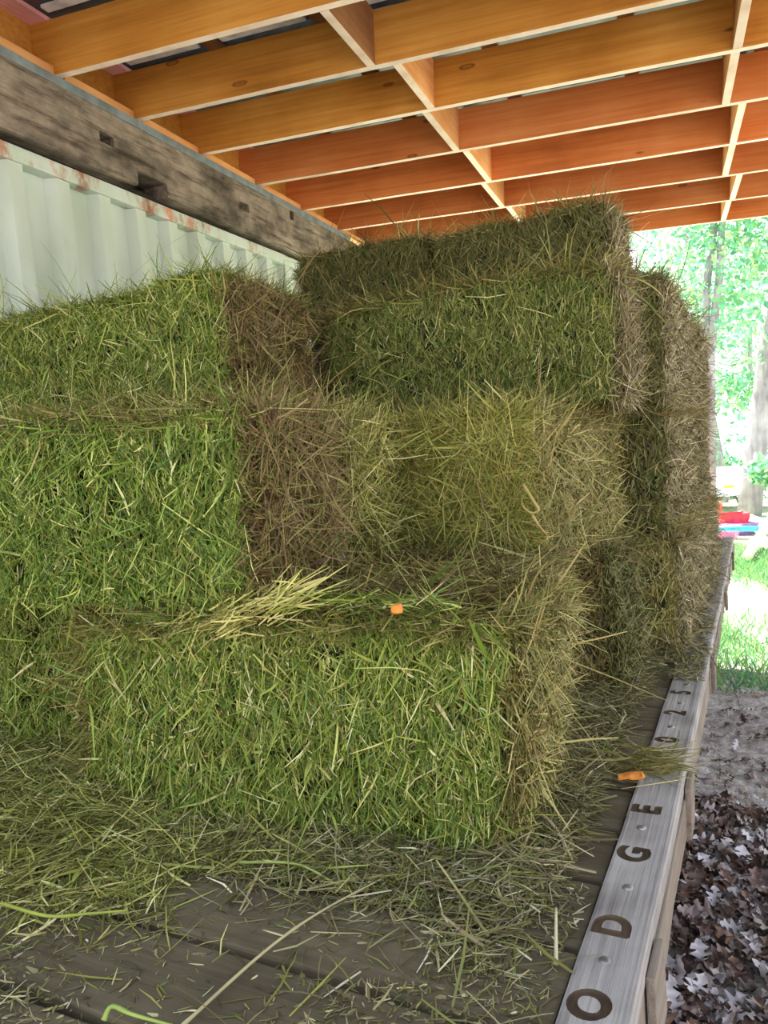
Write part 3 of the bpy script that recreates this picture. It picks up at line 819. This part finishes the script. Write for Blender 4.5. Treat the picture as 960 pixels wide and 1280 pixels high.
for k in range(5200):
    if k < 3600:
        x = rng.uniform(-.75, 1.5); yy = rng.uniform(1.0, 3.3); sc = rng.uniform(.8, 1.1)
    else:
        x = rng.uniform(-.75, 1.5); yy = rng.uniform(2.9, 5.2); sc = rng.uniform(.35, .8)
        if rng.random() < (yy - 3) / 2.2: continue
    V, F = LV[rng.integers(0, 8)]
    Mx = np.array(leaf_xf())[:3, :3] * sc
    V = V @ Mx.T + np.array([x, yy, float(ground_h(np.array(x), np.array(yy))) + rng.uniform(.01, .035)])
    H.add(V, F, np.repeat(LC[rng.integers(0, 8)][None] * rng.uniform(.7, 1.2), len(V), 0))
tag(link('leaf_litter', H.mesh('leaf_litter', M_oak)), 'carpet of dead brown oak leaves on the ground along the rail', 'leaf litter', None, 'stuff')

# ------------------------------------------------------------------ woods and clutter in the sunshine
M_bark = wood('bark', [(.3, (110, 104, 112)), (.55, (160, 154, 164)), (.8, (196, 192, 200))], (14, 14, 2), 3, .9, .8, .02)
GREENS = lin(np.array([(112, 172, 128), (136, 188, 138), (100, 164, 134), (158, 196, 130), (130, 186, 160)]))
def crown(blobs, n, size):
    H = Hay(); w = np.array([r ** 2.2 for *_, r in blobs]); w /= w.sum()
    for (c, r), k in zip([(b_[:3], b_[3]) for b_ in blobs], rng.multinomial(n, w)):
        d = unit(rng.normal(0, 1, (k, 3))); P = np.array(c) + d * (r * rng.uniform(.25, 1, (k, 1)) ** .6) * np.array([1, 1, .6])
        D = rng.normal(0, 1, (k, 3)); D[:, 2] -= .2
        N = rng.normal(0, .5, (k, 3)); N[:, 2] += 1
        V, F, q = ribbons(P, D, N, rng.gamma(6, size / 6, k), rng.gamma(6, size * .55 / 6, k), .15, 3)
        H.add(V, F, np.repeat(GREENS[rng.integers(0, 5, k)] * rng.uniform(.75, 1.2, (k, 1)), q, 0))
    return H.mesh('crown', M_leaf)
def tree(base, pts2, r, blobs, n, size, label, name='forest_tree', pts_second=None):
    t = empty(name, tuple(base)); tag(t, label, 'tree', 'trees behind the wagon')
    inv = Matrix.Translation(-Vector(base))
    for pl in [pts2] + ([pts_second] if pts_second else []):
        bm = bmesh.new(); N_ = len(pl); tube(bm, pl, [r * (1 - .55 * k / (N_ - 1)) for k in range(N_)], 12, True)
        bmesh.ops.transform(bm, matrix=inv, verts=bm.verts); bm_obj('trunk', bm, M_bark, t, True)
    me = crown(blobs, n, size); me.transform(inv); link('crown', me, t)
yT = 15.0
def px(u, v, y): return tuple(at_y(u, v, y))
b0 = np.array([at_y(880, 600, yT)[0], yT, GZ])
tree(b0, [tuple(b0 + (0, 0, -.05)), px(879, 460, yT), px(884, 350, yT), px(892, 290, yT), px(896, 200, yT), px(905, 60, yT)], .09,
     [(*px(915, 330, yT), 1.3), (*px(950, 300, yT - .5), 1.1), (*px(850, 300, yT + .5), 1.0), (*px(900, 390, yT), .9), (*px(930, 230, yT), 1.6), (*px(800, 220, yT), 1.7), (*px(1010, 260, yT), 1.8), (*px(880, 120, yT), 2.4)],
     7000, .11, 'twin-trunked slender tree rising above the far end of the bales', pts_second=[tuple(b0 + (.1, 0, -.05)), px(888, 440, yT), px(899, 350, yT), px(902, 290, yT), px(912, 180, yT), px(930, 60, yT)])
y2 = 16.8; b2 = at_y(936, 640, y2); b2[2] = GZ - .03
tree(b2, [tuple(b2), px(943, 580, y2), px(951, 510, y2), px(959, 440, y2), px(975, 320, y2), px(990, 200, y2), px(1010, 40, y2)], .24,
     [(*px(1000, 420, y2), 1.4), (*px(1010, 150, y2), 3.0), (*px(960, 60, y2), 2.0)], 3500, .12, 'thick grey leaning trunk at the right edge behind the clutter')
for (u, yy, r, n, lb) in ((905, 21, .10, 3200, 'slim tree with thin grey stem in the middle of the bright woods'), (945, 24, .09, 2600, 'slim far tree between the twin trunks and the leaning trunk'),
                          (820, 20, .13, 3000, 'tree mostly hidden behind the tall bale column'), (1060, 20, .16, 3500, 'tree beyond the right edge of the view'), (620, 22, .16, 3500, 'tree hidden behind the stack and container')):
    bb = at_y(u, 600, yy); bb[2] = GZ - .03
    ln = rng.normal(0, .08)
    pts = [tuple(bb)] + [tuple(bb + np.array([ln * k + .05 * math.sin(k * 1.7), 0, 1.3 * k])) for k in range(1, 8)]
    bl = [(bb[0] + rng.normal(0, 1.1), yy + rng.normal(0, .8), GZ + rng.uniform(1.3, 7), rng.uniform(.6, 1.3)) for _ in range(12)]
    tree(bb, pts, r, bl, n, .13, lb)
for (u, yy, r, n, lb) in ((925, 19, .8, 2600, 'low leafy bush left of the leaning trunk'), (1015, 15, .8, 2200, 'leafy bush right of the leaning trunk'), (890, 23, 1.2, 3000, 'hazy far bush behind the white tarp shelter')):
    bb = at_y(u, 600, yy); bb[2] = GZ
    t = empty('leafy_bush', tuple(bb)); tag(t, lb, 'bush', 'bushes at the edge of the woods')
    bm = bmesh.new()
    for k in range(4): tube(bm, [(0, 0, -.02), (.3 * r * math.cos(k * 1.6), .3 * r * math.sin(k * 1.6), r * .8)], [.03 * r, .012 * r], 6)
    bm_obj('stem', bm, M_bark, t)
    me = crown([(rng.normal(0, r * .4), rng.normal(0, r * .3), r * rng.uniform(.5, 1.3), r * .6) for _ in range(5)], n, .12 if r > .5 else .07); link('foliage', me, t)

# white tarp shelter
ty = 17.5; a = at_y(872, 618, ty); c = at_y(934, 618, ty); z0 = GZ; zt = at_y(900, 582, ty)[2]; ze = at_y(900, 618, ty)[2]
sh = empty('tarp_shelter', (float((a[0] + c[0]) / 2), ty, GZ)); tag(sh, 'white tarp shelter with yellow patches behind the red clutter', 'tarp shelter')
w = (c[0] - a[0]) / 2; M_tarp = plain('white_tarp', (244, 242, 236), .6)
bm = bmesh.new(); rowsv = []
for j, (yy, zz) in enumerate(((0, ze - z0), (.5, (zt - z0) * .55 + (ze - z0) * .45), (1.1, zt - z0), (1.7, (zt - z0) * .5 + (ze - z0) * .5), (2.2, ze - z0))):
    rowsv.append([bm.verts.new((-w + 2 * w * k / 8, yy, zz - .05 * math.sin(math.pi * k / 8))) for k in range(9)])
for r0, r1 in zip(rowsv, rowsv[1:]):
    for k in range(8): bm.faces.new((r0[k], r0[k + 1], r1[k + 1], r1[k]))
o = bm_obj('tarp_cover', bm, M_tarp, sh); o.modifiers.new('t', 'SOLIDIFY').thickness = .01
for sx_ in (-1, 1):
    for yy in (.02, 2.18):
        bm = bmesh.new(); tube(bm, [(sx_ * w * .97, yy, 0), (sx_ * w * .97, yy, ze - z0 - .01)], [.025, .025], 8); bm_obj('pole', bm, M_steel, sh)
for k, (sx_, s_) in enumerate(((-.55, .16), (.3, .13))):
    bm = bmesh.new(); add_box(bm, (sx_ * w, -.0, (ze - z0) + .06 + .1 * k), (s_ * 1.6, .02, s_ * .7), Matrix.Rotation(1.0, 3, 'X')); bm_obj('patch', bm, plain('yellow_patch', (236, 206, 96), .6), sh)

def lumpy(name, c, s, col, label, cat, rz=0):
    bm = bmesh.new(); bmesh.ops.create_cube(bm, size=1); bmesh.ops.subdivide_edges(bm, edges=bm.edges, cuts=3, use_grid_fill=True)
    for v in bm.verts:
        t = .78 + .44 * (v.co.z + .5)
        v.co.x *= t; v.co.y *= t
        if v.co.z > .45 and abs(v.co.x) < .4 and abs(v.co.y) < .4: v.co.z -= .6     # hollow tub
    bmesh.ops.transform(bm, matrix=Matrix.Diagonal((*s, 1)), verts=bm.verts); roughen(bm, min(s) * .08, 6, len(name))
    o = bm_obj(name, bm, plain(name + '_plastic', col, .4)); o.location = (c[0], c[1], GZ + s[2] / 2 + .0); o.rotation_euler = (0, 0, rz)
    tag(o, label, cat); return o
lumpy('plastic_tub', at_y(913, 640, 13.6), (.42, .34, .34), (206, 60, 66), 'red plastic tub among the sunny clutter', 'tub', .3)
lumpy('plastic_tub', at_y(906, 648, 12.8), (.36, .3, .22), (232, 120, 176), 'pink plastic tub in front of the red tub', 'tub', -.2)
lumpy('plastic_tub', at_y(888, 640, 14.3), (.3, .3, .45), (224, 112, 100), 'coral red tub nearest the bales in the clutter', 'tub', .2)
lumpy('plastic_tub', at_y(926, 652, 13.4), (.34, .3, .2), (132, 112, 176), 'purple tub lying next to the leaning trunk', 'tub', .6)
pr = at_z(884, 661, GZ + .22); ps = at_z(948, 661, GZ + .22)
bm = bmesh.new(); tube(bm, [pr, (pr + ps) / 2 + (0, 0, .004), ps], [.04, .04, .04], 10)
tag(bm_obj('pipe', bm, plain('blue_paint', (70, 178, 214), .4), None, True), 'bright blue pipe lying in front of the clutter', 'pipe')
for (u0, v0, u1, v1, r, lb) in ((926, 644, 962, 664, .09, 'pale fallen log leaning beside the grey trunk'), (934, 696, 966, 640, .06, 'pale branch slanting up at the right edge above the grass')):
    p_, q_ = at_z(u0, v0, GZ + .1), at_z(u1, max(v1, 662), GZ + .12)
    q_ = np.array(q_) + (0, 0, .25 if v1 < v0 else 0)
    bm = bmesh.new(); tube(bm, [p_, p_ * .5 + q_ * .5 + (.03, 0, .03), q_], [r, r * .9, r * .6], 10)
    tag(bm_obj('fallen_log', bm, plain('bleached_wood', (232, 224, 206), .7), None, True), lb, 'log')

# ------------------------------------------------------------------ light
w = bpy.data.worlds.new('sky'); bpy.context.scene.world = w; w.use_nodes = True
nt = w.node_tree; bg = nt.nodes['Background']
tc = nt.nodes.new('ShaderNodeTexCoord'); sx = nt.nodes.new('ShaderNodeSeparateXYZ'); nt.links.new(tc.outputs['Generated'], sx.inputs[0])
r = ramp(nt, sx.outputs['Z'], [(0, (255, 255, 250)), (.25, (248, 253, 255)), (1, (206, 228, 255))])
nt.links.new(r.outputs['Color'], bg.inputs['Color']); bg.inputs['Strength'].default_value = 2.2
sun = bpy.data.lights.new('sun', 'SUN'); sun.energy = 30; sun.angle = .02; sun.color = (1, .95, .86)
so = bpy.data.objects.new('sun', sun); C.objects.link(so)
so.rotation_euler = Vector((.45, -.36, -.82)).to_track_quat('-Z', 'Y').to_euler()
vs = bpy.context.scene.view_settings
vs.view_transform = 'Standard'; vs.look = 'None'; vs.gamma = 1; vs.use_curve_mapping = False; vs.exposure = .1
bpy.context.scene.cycles.max_bounces = 8; bpy.context.scene.cycles.diffuse_bounces = 5
